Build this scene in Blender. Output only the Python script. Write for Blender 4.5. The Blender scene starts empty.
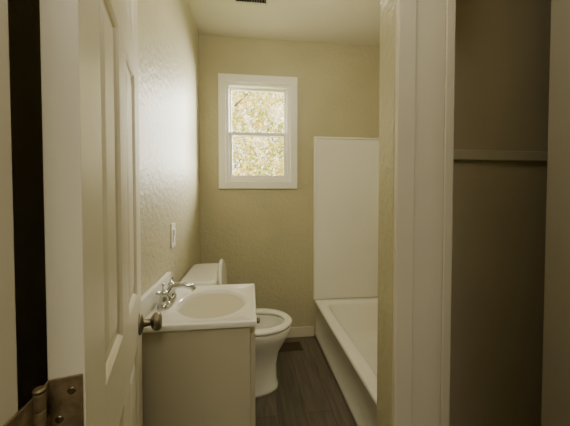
import bpy, bmesh, math, random
from mathutils import Vector, Matrix
random.seed(4)
S=bpy.context.scene
def lin(c):
    return tuple(((v/255)/12.92 if v/255<=0.04045 else ((v/255+0.055)/1.055)**2.4) for v in c)+(1,)
def mat(name,col,rough=0.6,metal=0,bump=0,bscale=60,var=0.06,vscale=3,spec=0.4,bdist=0.004,detail=3):
    m=bpy.data.materials.new(name); m.use_nodes=True
    nt=m.node_tree; b=nt.nodes['Principled BSDF']
    b.inputs['Roughness'].default_value=rough; b.inputs['Metallic'].default_value=metal
    b.inputs['Specular IOR Level'].default_value=spec
    tc=nt.nodes.new('ShaderNodeTexCoord')
    n=nt.nodes.new('ShaderNodeTexNoise'); n.inputs['Scale'].default_value=vscale; n.inputs['Detail'].default_value=4
    nt.links.new(tc.outputs['Object'],n.inputs['Vector'])
    r=nt.nodes.new('ShaderNodeValToRGB'); c=lin(col)
    r.color_ramp.elements[0].position=0.3; r.color_ramp.elements[1].position=0.7
    r.color_ramp.elements[0].color=tuple(v*(1-var) for v in c[:3])+(1,)
    r.color_ramp.elements[1].color=tuple(min(1,v*(1+var)) for v in c[:3])+(1,)
    nt.links.new(n.outputs['Fac'],r.inputs['Fac']); nt.links.new(r.outputs['Color'],b.inputs['Base Color'])
    if bump:
        n2=nt.nodes.new('ShaderNodeTexNoise'); n2.inputs['Scale'].default_value=bscale; n2.inputs['Detail'].default_value=detail
        nt.links.new(tc.outputs['Object'],n2.inputs['Vector'])
        bp=nt.nodes.new('ShaderNodeBump'); bp.inputs['Strength'].default_value=bump; bp.inputs['Distance'].default_value=bdist
        nt.links.new(n2.outputs['Fac'],bp.inputs['Height']); nt.links.new(bp.outputs['Normal'],b.inputs['Normal'])
    return m
M={}
M['wall']=mat('wall_paint',(186,179,146),0.43,bump=0.55,bscale=42,bdist=0.008,var=0.05,detail=2.5)
M['ceil']=mat('ceiling_paint',(222,217,196),0.8,bump=0.5,bscale=60,bdist=0.006,var=0.03)
M['trim']=mat('trim_paint',(210,202,180),0.42,bump=0.12,bscale=25,bdist=0.002,var=0.03)
M['closet']=mat('closet_paint',(202,190,162),0.7,bump=0.3,bscale=45,var=0.04)
M['door']=mat('door_paint',(222,215,192),0.35,bump=0.08,bscale=30,bdist=0.002,var=0.03)
M['win']=mat('window_vinyl',(238,235,224),0.35,var=0.02)
M['cab']=mat('cabinet_laminate',(188,180,152),0.45,var=0.02,bump=0.05,bscale=20)
M['top']=mat('cultured_marble',(235,231,217),0.12,var=0.02,spec=0.6)
M['porc']=mat('porcelain',(233,230,216),0.1,var=0.01,spec=0.6)
M['tub']=mat('tub_enamel',(238,235,224),0.18,var=0.015,spec=0.6)
M['sur']=mat('surround_panel',(238,235,224),0.28,var=0.015)
M['chrome']=mat('chrome',(200,200,200),0.08,metal=1,var=0.02)
M['nickel']=mat('satin_nickel',(140,130,112),0.3,metal=1,var=0.1,vscale=40)
M['brass']=mat('tarnished_brass',(140,122,92),0.45,metal=0.6,var=0.35,vscale=60,bump=0.3,bscale=120)
M['dark']=mat('dark_metal',(40,34,28),0.5,var=0.2)
M['plate']=mat('switch_plastic',(232,228,214),0.3,var=0.01)
M['water']=mat('water',(120,130,120),0.03,var=0.01,spec=0.8)
M['bark']=mat('bark',(90,75,60),0.9,bump=0.6,bscale=20)
M['grass']=mat('grass',(140,150,80),0.9,var=0.3,vscale=6)
M['regm']=mat('register_metal',(88,72,52),0.4,metal=0.4,var=0.1)
# floor
m=bpy.data.materials.new('vinyl_plank'); m.use_nodes=True; nt=m.node_tree; b=nt.nodes['Principled BSDF']
tc=nt.nodes.new('ShaderNodeTexCoord'); mp=nt.nodes.new('ShaderNodeMapping'); mp.inputs['Rotation'].default_value=(0,0,math.pi/2)
nt.links.new(tc.outputs['Object'],mp.inputs['Vector'])
br=nt.nodes.new('ShaderNodeTexBrick'); br.inputs['Scale'].default_value=1; br.inputs['Brick Width'].default_value=1.1; br.inputs['Row Height'].default_value=0.15
br.inputs['Mortar Size'].default_value=0.001; br.offset=0.37
br.inputs['Color1'].default_value=lin((102,92,79)); br.inputs['Color2'].default_value=lin((84,76,66)); br.inputs['Mortar'].default_value=lin((48,42,36))
nt.links.new(mp.outputs['Vector'],br.inputs['Vector'])
mp2=nt.nodes.new('ShaderNodeMapping'); mp2.inputs['Scale'].default_value=(26,2.2,1)
nt.links.new(tc.outputs['Object'],mp2.inputs['Vector'])
ns=nt.nodes.new('ShaderNodeTexNoise'); ns.inputs['Scale'].default_value=1.6; ns.inputs['Detail'].default_value=5; ns.inputs['Distortion'].default_value=1.0
nt.links.new(mp2.outputs['Vector'],ns.inputs['Vector'])
mr=nt.nodes.new('ShaderNodeMapRange'); mr.inputs['From Min'].default_value=0.3; mr.inputs['From Max'].default_value=0.7; mr.inputs['To Min'].default_value=0.65; mr.inputs['To Max'].default_value=1.25
nt.links.new(ns.outputs['Fac'],mr.inputs['Value'])
mx=nt.nodes.new('ShaderNodeVectorMath'); mx.operation='SCALE'
nt.links.new(br.outputs['Color'],mx.inputs[0]); nt.links.new(mr.outputs['Result'],mx.inputs['Scale'])
nt.links.new(mx.outputs[0],b.inputs['Base Color']); b.inputs['Roughness'].default_value=0.33
M['floor']=m
# glass
m=bpy.data.materials.new('window_glass'); m.use_nodes=True; nt=m.node_tree; nt.nodes.remove(nt.nodes['Principled BSDF'])
t=nt.nodes.new('ShaderNodeBsdfTransparent'); g=nt.nodes.new('ShaderNodeBsdfGlossy'); g.inputs['Roughness'].default_value=0.02
mi=nt.nodes.new('ShaderNodeMixShader'); mi.inputs[0].default_value=0.03
nt.links.new(t.outputs[0],mi.inputs[1]); nt.links.new(g.outputs[0],mi.inputs[2]); nt.links.new(mi.outputs[0],nt.nodes['Material Output'].inputs[0])
M['glass']=m
# leaves
m=bpy.data.materials.new('leaves'); m.use_nodes=True; nt=m.node_tree; b=nt.nodes['Principled BSDF']
tc=nt.nodes.new('ShaderNodeTexCoord'); ns=nt.nodes.new('ShaderNodeTexNoise'); ns.inputs['Scale'].default_value=2.2; ns.inputs['Detail'].default_value=6
nt.links.new(tc.outputs['Object'],ns.inputs['Vector'])
r=nt.nodes.new('ShaderNodeValToRGB'); e=r.color_ramp.elements
e[0].position=0.38; e[0].color=lin((155,172,90)); e[1].position=0.62; e[1].color=lin((248,230,175))
x=e.new(0.5); x.color=lin((220,208,118))
nt.links.new(ns.outputs['Fac'],r.inputs['Fac']); nt.links.new(r.outputs['Color'],b.inputs['Base Color'])
tr=nt.nodes.new('ShaderNodeBsdfTranslucent'); nt.links.new(r.outputs['Color'],tr.inputs['Color'])
mi=nt.nodes.new('ShaderNodeMixShader'); mi.inputs[0].default_value=0.5
nt.links.new(b.outputs[0],mi.inputs[1]); nt.links.new(tr.outputs[0],mi.inputs[2]); nt.links.new(mi.outputs[0],nt.nodes['Material Output'].inputs[0])
M['leaf']=m

class MB:
    def __init__(s,name): s.n=name; s.bm=bmesh.new(); s.ms=[]
    def mi(s,k):
        if k not in s.ms: s.ms.append(k)
        return s.ms.index(k)
    def box(s,x0,x1,y0,y1,z0,z1,k,T=None):
        i=s.mi(k); P=[(x,y,z) for z in (z0,z1) for y in (y0,y1) for x in (x0,x1)]
        v=[s.bm.verts.new((T@Vector(p)) if T else p) for p in P]
        for f in ((0,2,3,1),(4,5,7,6),(0,1,5,4),(2,6,7,3),(0,4,6,2),(1,3,7,5)):
            fc=s.bm.faces.new([v[a] for a in f]); fc.material_index=i
        return v
    def loft(s,rings,k,cap0=True,cap1=True,T=None,smooth=True,closed=False):
        i=s.mi(k); R=[[s.bm.verts.new((T@Vector(p)) if T else Vector(p)) for p in r] for r in rings]
        n=len(R[0]); pr=list(zip(R[:-1],R[1:]))
        if closed: pr.append((R[-1],R[0]))
        for a,b_ in pr:
            for j in range(n):
                f=s.bm.faces.new((a[j],a[(j+1)%n],b_[(j+1)%n],b_[j])); f.material_index=i; f.smooth=smooth
        if cap0 and not closed: f=s.bm.faces.new(R[0][::-1]); f.material_index=i
        if cap1 and not closed: f=s.bm.faces.new(R[-1]); f.material_index=i
    def cyl(s,p0,p1,r0,r1,k,n=28):
        p0=Vector(p0);p1=Vector(p1); d=(p1-p0).normalized()
        a=d.orthogonal().normalized(); b_=d.cross(a)
        rg=[[p+(a*math.cos(t*2*math.pi/n)+b_*math.sin(t*2*math.pi/n))*r for t in range(n)] for p,r in ((p0,r0),(p1,r1))]
        s.loft(rg,k)
    def rev(s,p,d,prof,k,n=32):
        p=Vector(p); d=Vector(d).normalized(); a=d.orthogonal().normalized(); b_=d.cross(a)
        s.loft([[p+d*h+(a*math.cos(t*2*math.pi/n)+b_*math.sin(t*2*math.pi/n))*r for t in range(n)] for h,r in prof],k)
    def tube(s,pts,rad,k,n=16):
        pts=[Vector(p) for p in pts]; rg=[]
        for j,p in enumerate(pts):
            d=(pts[min(j+1,len(pts)-1)]-pts[max(j-1,0)]).normalized()
            a=Vector((0,1,0)) if abs(d.y)<0.9 else Vector((1,0,0)); a=(a-d*a.dot(d)).normalized(); b_=d.cross(a)
            r=rad[j] if isinstance(rad,list) else rad
            rg.append([p+(a*math.cos(t*2*math.pi/n)+b_*math.sin(t*2*math.pi/n))*r for t in range(n)])
        s.loft(rg,k)
    def done(s,bev=0.0,seg=2,loc=None,rotz=0):
        bmesh.ops.recalc_face_normals(s.bm,faces=s.bm.faces)
        me=bpy.data.meshes.new(s.n); s.bm.to_mesh(me); s.bm.free()
        for k in s.ms: me.materials.append(M[k])
        o=bpy.data.objects.new(s.n,me); S.collection.objects.link(o)
        if loc: o.location=loc
        o.rotation_euler[2]=rotz
        if bev:
            md=o.modifiers.new('bevel','BEVEL'); md.width=bev; md.segments=seg; md.limit_method='ANGLE'; md.angle_limit=math.radians(40)
        return o
def ell(cx,cy,z,a,b_,n=48,p=2.0):
    o=[]
    for t in range(n):
        an=t*2*math.pi/n; c,s_=math.cos(an),math.sin(an)
        o.append((cx+a*math.copysign(abs(c)**(2/p),c),cy+b_*math.copysign(abs(s_)**(2/p),s_),z))
    return o

LX=-0.395; RX=1.30; BY=2.34; CH=2.455; H=1.2
# ---------- shell
o=MB('floor'); o.box(-1.3,1.41,-2.1,2.46,-0.05,0,'floor'); o.done()
o=MB('ceiling'); o.box(-1.3,1.41,-2.1,2.46,CH,CH+0.05,'ceil'); o.done()
o=MB('wall_left'); o.box(LX-0.1,LX,0.30,BY,0,CH,'wall'); o.done()
o=MB('wall_right'); o.box(RX,RX+0.1,-2.0,BY,0,CH,'wall'); o.done()
wx0,wx1,wz0,wz1=-0.193,0.333,1.30,2.10
o=MB('wall_back')
o.box(LX-0.1,wx0,BY,BY+0.12,0,CH,'wall'); o.box(wx1,RX+0.1,BY,BY+0.12,0,CH,'wall')
o.box(wx0,wx1,BY,BY+0.12,0,wz0,'wall'); o.box(wx0,wx1,BY,BY+0.12,wz1,CH,'wall'); o.done()
o=MB('wall_front')
o.box(-1.2,-0.246,0.18,0.30,0,CH,'wall'); o.box(0.47,RX,0.18,0.30,0,CH,'wall'); o.box(-0.246,0.47,0.18,0.30,2.06,CH,'wall'); o.done()
o=MB('wall_hall_left'); o.box(-1.3,-1.2,-2.0,0.3,0,CH,'wall'); o.done()
o=MB('wall_hall_back'); o.box(-1.3,RX+0.1,-2.1,-2.0,0,CH,'wall'); o.done()
# door jamb + casings
o=MB('trim_1')
o.box(-0.246,-0.224,0.178,0.302,0,2.06,'trim'); o.box(0.448,0.47,0.178,0.302,0,2.06,'trim'); o.box(-0.224,0.448,0.178,0.302,2.04,2.06,'trim')
o.box(-0.224,-0.212,0.18,0.235,0,2.04,'trim')
o.box(-0.31,-0.24,0.163,0.18,0,2.12,'trim'); o.box(0.464,0.534,0.163,0.18,0,2.12,'trim'); o.box(-0.24,0.464,0.163,0.18,2.05,2.12,'trim')
o.done(0.002)
# ---------- closet / partition
fy=0.72
o=MB('wall_partition')
o.box(0.380,0.4,fy,0.812,0,CH,'wall')
o.box(0.4,0.55,fy,0.812,0,CH,'wall')
o.box(0.55,0.972,fy,0.812,2.05,CH,'wall')
o.box(0.972,RX,fy,0.812,0,CH,'wall'); o.done(0.004)
o=MB('wall_closet_side'); o.box(0.482,0.545,0.812,1.02,0,CH,'closet'); o.done()
o=MB('wall_closet_back'); o.box(0.545,RX,0.95,1.02,0,CH,'closet'); o.done()
o=MB('trim_2')  # closet casing
o.box(0.381,0.431,fy-0.016,fy,0,2.1,'trim'); 
o.box(0.431,0.520,fy-0.007,fy,0,2.1,'trim')
o.box(0.520,0.546,fy-0.010,0.811,0,2.05,'trim')
o.box(0.954,0.972,fy-0.010,0.815,0,2.05,'trim')
o.box(0.962,1.04,fy-0.020,fy-0.0,0,2.1,'trim')
o.box(0.547,0.954,fy-0.01,0.815,2.04,2.06,'trim')
o.done(0.0025)
o=MB('closet_shelf_cleat'); o.box(0.547,1.298,0.932,0.949,1.322,1.358,'trim'); o.done(0.003)
# ---------- window
o=MB('window_1')
X0,X1,Z0,Z1=-0.2476,0.388,1.245,2.155; y0=BY-0.018
o.box(X0,wx0+0.003,y0,BY,Z0,Z1,'win'); o.box(wx1-0.003,X1,y0,BY,Z0,Z1,'win')
o.box(wx0+0.003,wx1-0.003,y0,BY,Z1-0.058,Z1,'win'); o.box(wx0+0.003,wx1-0.003,y0,BY,Z0,Z0+0.058,'win')
a=0.028
o.box(wx0,wx0+a,BY+0.0,BY+0.11,wz0,wz1,'win'); o.box(wx1-a,wx1,BY+0.0,BY+0.11,wz0,wz1,'win')
o.box(wx0+a,wx1-a,BY,BY+0.11,wz0,wz0+a,'win'); o.box(wx0+a,wx1-a,BY,BY+0.11,wz1-a,wz1,'win')
def sash(x0,x1,z0,z1,ya,yb,w):
    o.box(x0,x0+w,ya,yb,z0,z1,'win'); o.box(x1-w,x1,ya,yb,z0,z1,'win')
    o.box(x0+w,x1-w,ya,yb,z0,z0+w,'win'); o.box(x0+w,x1-w,ya,yb,z1-w,z1,'win')
    o.box(x0+w,x1-w,(ya+yb)/2-0.002,(ya+yb)/2+0.002,z0+w,z1-w,'glass')
sash(wx0+a,wx1-a,wz0+a,1.705,BY+0.02,BY+0.048,0.026)
sash(wx0+a,wx1-a,1.675,wz1-a,BY+0.055,BY+0.08,0.018)
o.box(0.05,0.10,BY+0.008,BY+0.022,1.69,1.705,'win')
o.done(0.002)
# baseboards
o=MB('baseboard_back'); o.box(LX,0.53,BY-0.013,BY,0,0.085,'trim'); o.done(0.004)
o=MB('baseboard_left'); o.box(LX,LX+0.012,1.42,BY-0.013,0,0.085,'trim'); o.done(0.004)
# ---------- tub
o=MB('bathtub')
tx0,tx1,ty0,ty1,tz=0.536,RX-.002,1.022,BY-0.002,0.312
def rr(x0,x1,y0_,y1_,z,r,n=12):
    P=[]
    for cx,cy,a0 in ((x1-r,y1_-r,0),(x0+r,y1_-r,90),(x0+r,y0_+r,180),(x1-r,y0_+r,270)):
        for j in range(n+1):
            t=math.radians(a0+90*j/n); P.append((cx+r*math.cos(t),cy+r*math.sin(t),z))
    return P
R=[rr(tx0+0.006,tx1,ty0,ty1,0,0.004),rr(tx0+0.006,tx1,ty0,ty1,0.03,0.004),rr(tx0+0.014,tx1,ty0,ty1,0.045,0.004),rr(tx0+0.018,tx1,ty0,ty1,tz-0.05,0.004),rr(tx0+0.004,tx1,ty0,ty1,tz-0.035,0.004),
   rr(tx0,tx1,ty0,ty1,tz-0.012,0.004),rr(tx0+0.004,tx1,ty0,ty1,tz-0.003,0.006),rr(tx0+0.014,tx1-0.004,ty0+0.004,ty1-0.004,tz,0.01),
   rr(tx0+0.07,tx1-0.06,ty0+0.09,ty1-0.07,tz,0.11),rr(tx0+0.082,tx1-0.07,ty0+0.1,ty1-0.082,tz-0.006,0.115),rr(tx0+0.092,tx1-0.08,ty0+0.11,ty1-0.095,tz-0.03,0.12),
   rr(tx0+0.12,tx1-0.11,ty0+0.14,ty1-0.17,0.12,0.13),rr(tx0+0.15,tx1-0.14,ty0+0.17,ty1-0.21,0.075,0.12),rr(tx0+0.2,tx1-0.19,ty0+0.23,ty1-0.27,0.06,0.1)]
o.loft(R,'tub'); 
ob=o.done()
o=MB('tub_surround')
o.box(0.527,RX-.002,BY-0.012,BY-0.001,tz+0.001,1.677,'sur')
o.box(0.527,0.547,BY-0.020,BY-0.012,tz+0.001,1.677,'sur'); o.box(0.547,1.27,BY-0.020,BY-0.012,1.660,1.677,'sur')
o.box(RX-.013,RX-.001,1.03,BY-0.012,tz+0.001,1.677,'sur'); o.done(0.004,3)
# ---------- vanity
o=MB('bathroom_vanity')
vx0,vx1,vy0,vy1,vt=LX+0.002,0.022,0.985,1.405,0.76
o.box(vx0+0.004,vx1-0.022,vy0+0.012,vy1-0.012,0.09,vt-0.022,'cab')
o.box(vx0+0.004,vx1-0.075,vy0+0.012,vy1-0.012,0.0,0.09,'cab')
o.box(vx0+0.004,vx1-0.03,vy0+0.008,vy0+0.013,0.0,0.1,'cab')
dx0,dx1=vx1-0.022,vx1-0.005
o.box(dx0,dx1,vy0+0.03,vy1-0.03,0.12,0.18,'cab'); o.box(dx0,dx1,vy0+0.03,vy1-0.03,0.64,0.70,'cab')
o.box(dx0,dx1,vy0+0.03,vy0+0.085,0.18,0.64,'cab'); o.box(dx0,dx1,vy1-0.085,vy1-0.03,0.18,0.64,'cab'); o.box(dx0,dx1-0.008,vy0+0.085,vy1-0.085,0.18,0.64,'cab')
o.rev((dx1,vy1-0.06,0.6),(1,0,0),[(0,0.006),(0.012,0.006),(0.016,0.014),(0.024,0.013),(0.028,0.006)],'nickel')
bx,by,ba,bb=-0.155,1.195,0.135,0.155
N=96
def rect(x0,x1,y0_,y1_,z):
    P=[]
    for t in range(N):
        an=t*2*math.pi/N+1e-4; c,s_=math.cos(an),math.sin(an)
        ks=[]
        if c>0: ks.append((x1-bx)/c)
        if c<0: ks.append((x0-bx)/c)
        if s_>0: ks.append((y1_-by)/s_)
        if s_<0: ks.append((y0_-by)/s_)
        k=min(ks); P.append((bx+c*k,by+s_*k,z))
    return P
def sq(P,x0,x1,y0_,y1_):
    P=list(P)
    for cx,cy in ((x0,y0_),(x0,y1_),(x1,y0_),(x1,y1_)):
        j=min(range(len(P)),key=lambda q:(P[q][0]-cx)**2+(P[q][1]-cy)**2); P[j]=(cx,cy,P[j][2])
    return P
def RC(d,z): 
    a_=(vx0,vx1-d,vy0+d,vy1-d); return sq(rect(*a_,z),*a_)
def E(s_,z): return ell(bx,by,z,ba*s_,bb*s_,N)
R=[RC(0.012,vt-0.024),RC(0.002,vt-0.022),RC(0,vt-0.018),RC(0,vt-0.003),RC(0.003,vt),RC(0.010,vt),RC(0.014,vt-0.003),E(1.08,vt-0.003),E(1.03,vt-0.004),E(0.98,vt-0.010),E(0.92,vt-0.03),E(0.82,vt-0.065),E(0.66,vt-0.095),E(0.45,vt-0.112),E(0.2,vt-0.12),E(0.12,vt-0.12)]
o.loft(R,'top',cap0=False,cap1=True)
o.rev((bx,by,vt-0.1205),(0,0,1),[(0,0.021),(0.003,0.021),(0.004,0.015),(0.001,0.012)],'chrome')
o.box(vx0,vx0+0.02,vy0,vy1,vt-0.001,vt+0.07,'top')
fx=LX+0.062
o.loft([ell(fx,by,vt-0.003,0.028,0.078,40,3),ell(fx,by,vt+0.012,0.027,0.077,40,3),ell(fx,by,vt+0.02,0.020,0.070,40,3)],'chrome')
for sg in (-1,1):
    hy=by+sg*0.052
    o.rev((fx,hy,vt+0.016),(0,0,1),[(0,0.019),(0.02,0.017),(0.032,0.013),(0.036,0.016),(0.046,0.014),(0.052,0.006)],'chrome')
    o.tube([(fx,hy,vt+0.058),(fx-0.006,hy+sg*0.02,vt+0.066),(fx-0.01,hy+sg*0.05,vt+0.072)],[0.008,0.007,0.0055],'chrome')
o.tube([(fx,by,vt+0.015),(fx+0.004,by,vt+0.045),(fx+0.025,by,vt+0.066),(fx+0.06,by,vt+0.072),(fx+0.095,by,vt+0.062),(fx+0.105,by,vt+0.048)],[0.018,0.015,0.0125,0.0115,0.011,0.0105],'chrome')
o.cyl((fx-0.018,by,vt+0.015),(fx-0.018,by,vt+0.07),0.003,0.003,'chrome',12); o.rev((fx-0.018,by,vt+0.068),(0,0,1),[(0,0.003),(0.004,0.007),(0.01,0.006),(0.012,0.002)],'chrome')
o.done(0.0015)
# ---------- toilet
o=MB('toilet'); tc_=1.765
T=Matrix.Translation((LX+0.012,tc_,0))
R=[ell(.35,0,0,.205,.115,p=2.4),ell(.35,0,.02,.205,.115,p=2.4),ell(.35,0,.035,.195,.105,p=2.3),ell(.36,0,.14,.185,.095),ell(.375,0,.22,.185,.105),ell(.395,0,.29,.205,.14),ell(.405,0,.34,.222,.168),ell(.41,0,.375,.228,.176),ell(.41,0,.392,.226,.175),ell(.41,0,.395,.215,.165),
   ell(.425,0,.395,.165,.125),ell(.43,0,.385,.16,.12),ell(.43,0,.33,.145,.108),ell(.43,0,.26,.1,.08),ell(.43,0,.22,.065,.055)]
o.loft(R,'porc',T=T)
o.loft([ell(.43,0,.245,.088,.07)],'water',cap0=False,T=T)
o.loft([rr(.02,.24,-.1,.1,.2,.03),rr(.01,.24,-.115,.115,.36,.03),rr(.01,.24,-.14,.14,.388,.03)],'porc',T=T)
o.loft([ell(.425,0,.398,.215,.178),ell(.425,0,.412,.219,.182),ell(.425,0,.42,.208,.172),ell(.432,0,.422,.175,.138),ell(.435,0,.418,.157,.120),ell(.435,0,.400,.155,.118)],'porc',T=T,closed=True)
o.cyl(T@Vector((.215,-.09,.415)),T@Vector((.215,.09,.415)),0.012,0.012,'porc')
L=Matrix.Translation((LX+0.012+.217,tc_,.425))
def lid(off,s_):
    out=[]
    for t in range(48):
        an=t*2*math.pi/48; c,s1=math.cos(an),math.sin(an)
        zz=.19+.185*s_*c; yy=.175*s_*math.copysign(abs(s1)**0.9,s1)
        out.append((off+0.01-0.03*zz/0.38,yy,zz))
    return out
o.loft([lid(0,.96),lid(.004,1.0),lid(.014,1.0),lid(.020,.95)],'porc',T=L)
o.loft([rr(.015,.175,-.185,.185,.375,.03),rr(.008,.182,-.2,.2,.41,.035),rr(.004,.19,-.215,.215,.69,.035)],'porc',T=T)
o.loft([rr(0,.197,-.223,.223,.69,.035),rr(-.004,.202,-.228,.228,.697,.04),rr(-.004,.202,-.228,.228,.713,.04),rr(.002,.196,-.222,.222,.726,.038),rr(.02,.178,-.20,.20,.731,.03)],'porc',T=T)
o.rev(T@Vector((.188,-.15,.64)),(1,0,0),[(0,.012),(.008,.012),(.012,.006)],'chrome'); o.tube([T@Vector((.198,-.15,.64)),T@Vector((.202,-.11,.635)),T@Vector((.202,-.085,.632))],.005,'chrome')
for sg in(-1,1): o.rev(T@Vector((.33,sg*.108,.018)),(0,0,1),[(0,.013),(.012,.011),(.017,.004)],'porc')
o.done()
# ---------- floor register, ceiling vent, switch
def vent(name,x0,x1,y0_,y1_,z,n,up,k1,k2):
    o=MB(name); t=0.006 if up else -0.008; za,zb=sorted((z,z+t))
    o.box(x0,x1,y0_,y0_+.012,za,zb,k1); o.box(x0,x1,y1_-.012,y1_,za,zb,k1); o.box(x0,x0+.012,y0_+.012,y1_-.012,za,zb,k1); o.box(x1-.012,x1,y0_+.012,y1_-.012,za,zb,k1)
    zc=z+t*.15; za2,zb2=sorted((z,zc)); o.box(x0+.012,x1-.012,y0_+.012,y1_-.012,za2,zb2,k2)
    w=(x1-x0-.024)/n
    for j in range(n): o.box(x0+.012+w*(j+.2),x0+.012+w*(j+.55),y0_+.012,y1_-.012,za2,zb,k1)
    return o.done()
vent('floor_register',0.17,0.40,2.13,2.25,0,14,True,'regm','dark')
vent('ceiling_vent',-0.10,0.12,1.72,1.92,CH,12,False,'trim','dark')
o=MB('light_switch'); 
o.box(LX,LX+.006,1.48,1.552,.93,1.05,'plate'); o.box(LX+.006,LX+.010,1.50,1.532,.957,1.023,'plate'); o.box(LX+.006,LX+.014,1.503,1.529,.992,1.018,'plate')
o.done(0.0015)
# ---------- door
o=MB('door_1')
W,TH,HT=0.62,0.035,2.02
th=math.radians(90+14.5)
core=(0.009,TH-0.009)
o.box(0.01,W-0.01,core[0],core[1],0.01,HT-0.01,'door')
pz=[(.20,.76),(.90,1.52),(1.62,1.88)]
rz=[(0,.20),(.76,.90),(1.52,1.62),(1.88,HT)]
o.box(0,.105,0,TH,0,HT,'door'); o.box(W-.105,W,0,TH,0,HT,'door')
for a_,b_ in rz: o.box(.105,W-.105,0,TH,a_,b_,'door')
for a_,b_ in pz:
    o.box(.265,.355,0,TH,a_,b_,'door')
    for xa,xb in ((.105,.265),(.355,.515)):
        for side in (0,1):
            f=(lambda y:y) if side==0 else (lambda y:TH-y)
            def r4(i,y): return [(xa+i,f(y),a_+i),(xb-i,f(y),a_+i),(xb-i,f(y),b_-i),(xa+i,f(y),b_-i)]
            o.loft([r4(0,.0),r4(.006,.004),r4(.010,.0085),r4(.022,.0088),r4(.042,.003),r4(.045,.0025)],'door',cap0=False,cap1=True,smooth=False)
kx,kz=W-.062,.80
o.rev((kx,0,kz),(0,-1,0),[(0,.032),(.004,.032),(.009,.026),(.012,.012),(.03,.010),(.034,.018),(.042,.027),(.052,.028),(.06,.022),(.063,.010)],'nickel')
o.rev((kx,TH,kz),(0,1,0),[(0,.03),(.004,.03),(.006,.02)],'nickel')
o.box(W-.0005,W+.001,.006,TH-.006,kz-.03,kz+.03,'nickel')
dr=o.done(0.0012,loc=(-0.19,0.35,0.012),rotz=th)
# ---------- hinges
hp=Vector((-0.2175,0.3195,0))
dd=Vector((-math.sin(math.radians(14.5)),math.cos(math.radians(14.5)),0))
def hinge(zc):
    o=MB('door_hinge'); z0,z1=zc-.046,zc+.046
    T=Matrix.Translation((-0.19,0.35,0))@Matrix.Rotation(th,4,'Z')
    o.box(-.0032,-.0008,.002,.034,z0,z1,'brass',T)
    e=T@Vector((-.002,.0335,0)); 
    d=(hp-e)
    for (a_,b_) in ((z0,zc-.028),(zc-.009,zc+.009),(zc+.028,z1)):
        Tt=Matrix.Translation(e)@Matrix.Rotation(math.atan2(d.y,d.x),4,'Z'); o.box(0,d.length,-.0012,.0012,a_,b_,'brass',Tt)
    o.box(-.2235,-.2210,.238,.3195,z0-.001,z1-.004,'brass')
    for j in range(5):
        a_=z0+j*(z1-z0)/5
        o.cyl((hp.x,hp.y,a_+.0006),(hp.x,hp.y,a_+(z1-z0)/5-.0006),.0055,.0055,'brass',20)
    o.rev((hp.x,hp.y,z1),(0,0,1),[(0,.0045),(.003,.0062),(.005,.004)],'brass',16)
    for sx,sz in ((.012,.03),(.024,0.0),(.012,-.03)):
        o.rev(T@Vector((-.0032,sx,zc+sz)),-dd,[(0,.0042),(.0010,.0040),(.0014,.002)],'nickel',16)
    for sy,sz in ((.255,.03),(.272,0),(.255,-.03)):
        o.rev((-.2210,sy,zc+sz),(1,0,0),[(0,.0042),(.001,.004),(.0014,.002)],'nickel',16)
    o.done(0.0005)
hinge(0.948); hinge(0.25); hinge(1.82)
# ---------- outside
o=MB('lawn'); o.box(-9,9,2.6,16,-0.6,-0.5,'grass'); o.done()
o=MB('tree_with_foliage')
for tx,ty in ((-1.1,7.5),(1.5,8.5)):
    o.tube([(tx,ty,-.495),(tx+.002,ty,-.3),(tx+.05,ty,1),(tx-.05,ty,2.5),(tx+.2,ty,4)],[.17,.15,.12,.09,.05],'bark',10)
    for q in range(9):
        a_=random.uniform(0,6.28); z=random.uniform(1.0,3.4); l=random.uniform(.7,1.6)
        o.tube([(tx,ty,z),(tx+l*.5*math.cos(a_),ty+l*.5*math.sin(a_),z+.3),(tx+l*math.cos(a_),ty+l*math.sin(a_),z+.8)],[.035,.022,.01],'bark',6)
li=o.mi('leaf')
for q in range(30000):
    x=random.uniform(-3,3.4); y=random.uniform(6.3,9.5); z=random.uniform(-0.3,5.2)
    r=random.uniform(.04,.09)
    a_=Vector((random.gauss(0,1),random.gauss(0,1),random.gauss(0,1))).normalized(); b_=a_.orthogonal().normalized()
    c_=Vector((x,y,z))
    vs=[o.bm.verts.new(c_+p) for p in (a_*r,b_*r*.55,-a_*r,-b_*r*.55)]
    f=o.bm.faces.new(vs); f.material_index=li
o.done()
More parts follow.
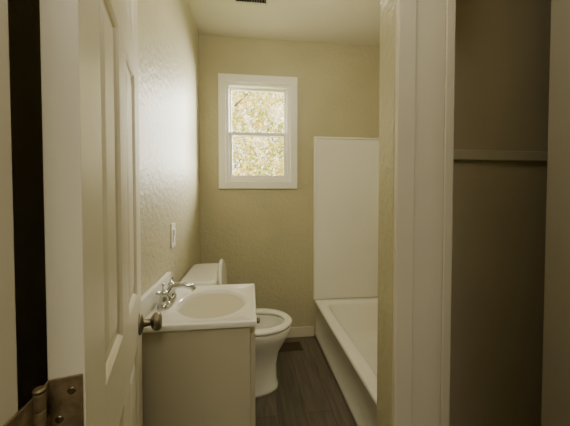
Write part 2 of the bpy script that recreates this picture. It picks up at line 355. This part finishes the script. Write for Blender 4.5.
# ---------- lights
w=bpy.data.worlds.new('World'); S.world=w; w.use_nodes=True; nt=w.node_tree; bg=nt.nodes['Background']
bg.inputs[0].default_value=(1.0,0.96,0.82,1); bg.inputs[1].default_value=4.2
def area(name,loc,rot,sx,sy,e,col,portal=False):
    l=bpy.data.lights.new(name,'AREA'); l.shape='RECTANGLE'; l.size=sx; l.size_y=sy; l.energy=e; l.color=col
    o=bpy.data.objects.new(name,l); o.location=loc; o.rotation_euler=rot; S.collection.objects.link(o)
    if portal: l.cycles.is_portal=True
    return o
area('window_portal',(0.07,BY+0.13,1.7),(math.radians(-90),0,0),0.5,0.78,1,(1,1,1),True)
sk=area('window_side_fill',(2.0,4.4,2.2),(0,0,0),2.4,2.4,1400,(1,.97,.87))  # added area lamp outside, out of view, brightens left wall through window
sk.rotation_euler=(Vector((-0.1,2.0,1.75))-Vector((2.0,4.4,2.2))).to_track_quat('-Z','Y').to_euler()
l=bpy.data.lights.new('sun','SUN'); l.energy=12; l.angle=0.01; l.color=(1,.94,.78)
so=bpy.data.objects.new('sun',l); so.rotation_euler=(math.radians(48),0,math.radians(25)); S.collection.objects.link(so)
area('hall_fill_light',(0.0,-0.9,CH-0.03),(0,0,0),0.7,0.7,22,(1,.94,.79))  # unseen lamp added behind the camera to fill the interior
def pt(n,loc,e,r):
    l=bpy.data.lights.new(n,'POINT'); l.energy=e; l.color=(1,.94,.77); l.shadow_soft_size=r
    po=bpy.data.objects.new(n,l); po.location=loc; S.collection.objects.link(po)
pt('bath_fill_light',(0.35,1.25,2.2),10,0.12)  # added point lamp above frame, no fixture; lifts bathroom walls and ceiling
pt('entry_fill_light',(0.16,0.46,2.0),4.2,0.12)  # added unseen fill lamp, brightens closet front and right jamb
# ---------- camera
cd=bpy.data.cameras.new('camera'); cam=bpy.data.objects.new('camera',cd); S.collection.objects.link(cam); S.camera=cam
cd.sensor_width=36; cd.lens=18; cd.clip_start=0.01; cd.shift_y=-0.020
cam.location=(0,0,H); cam.rotation_euler=(math.radians(90-1.5),0,math.radians(-7))
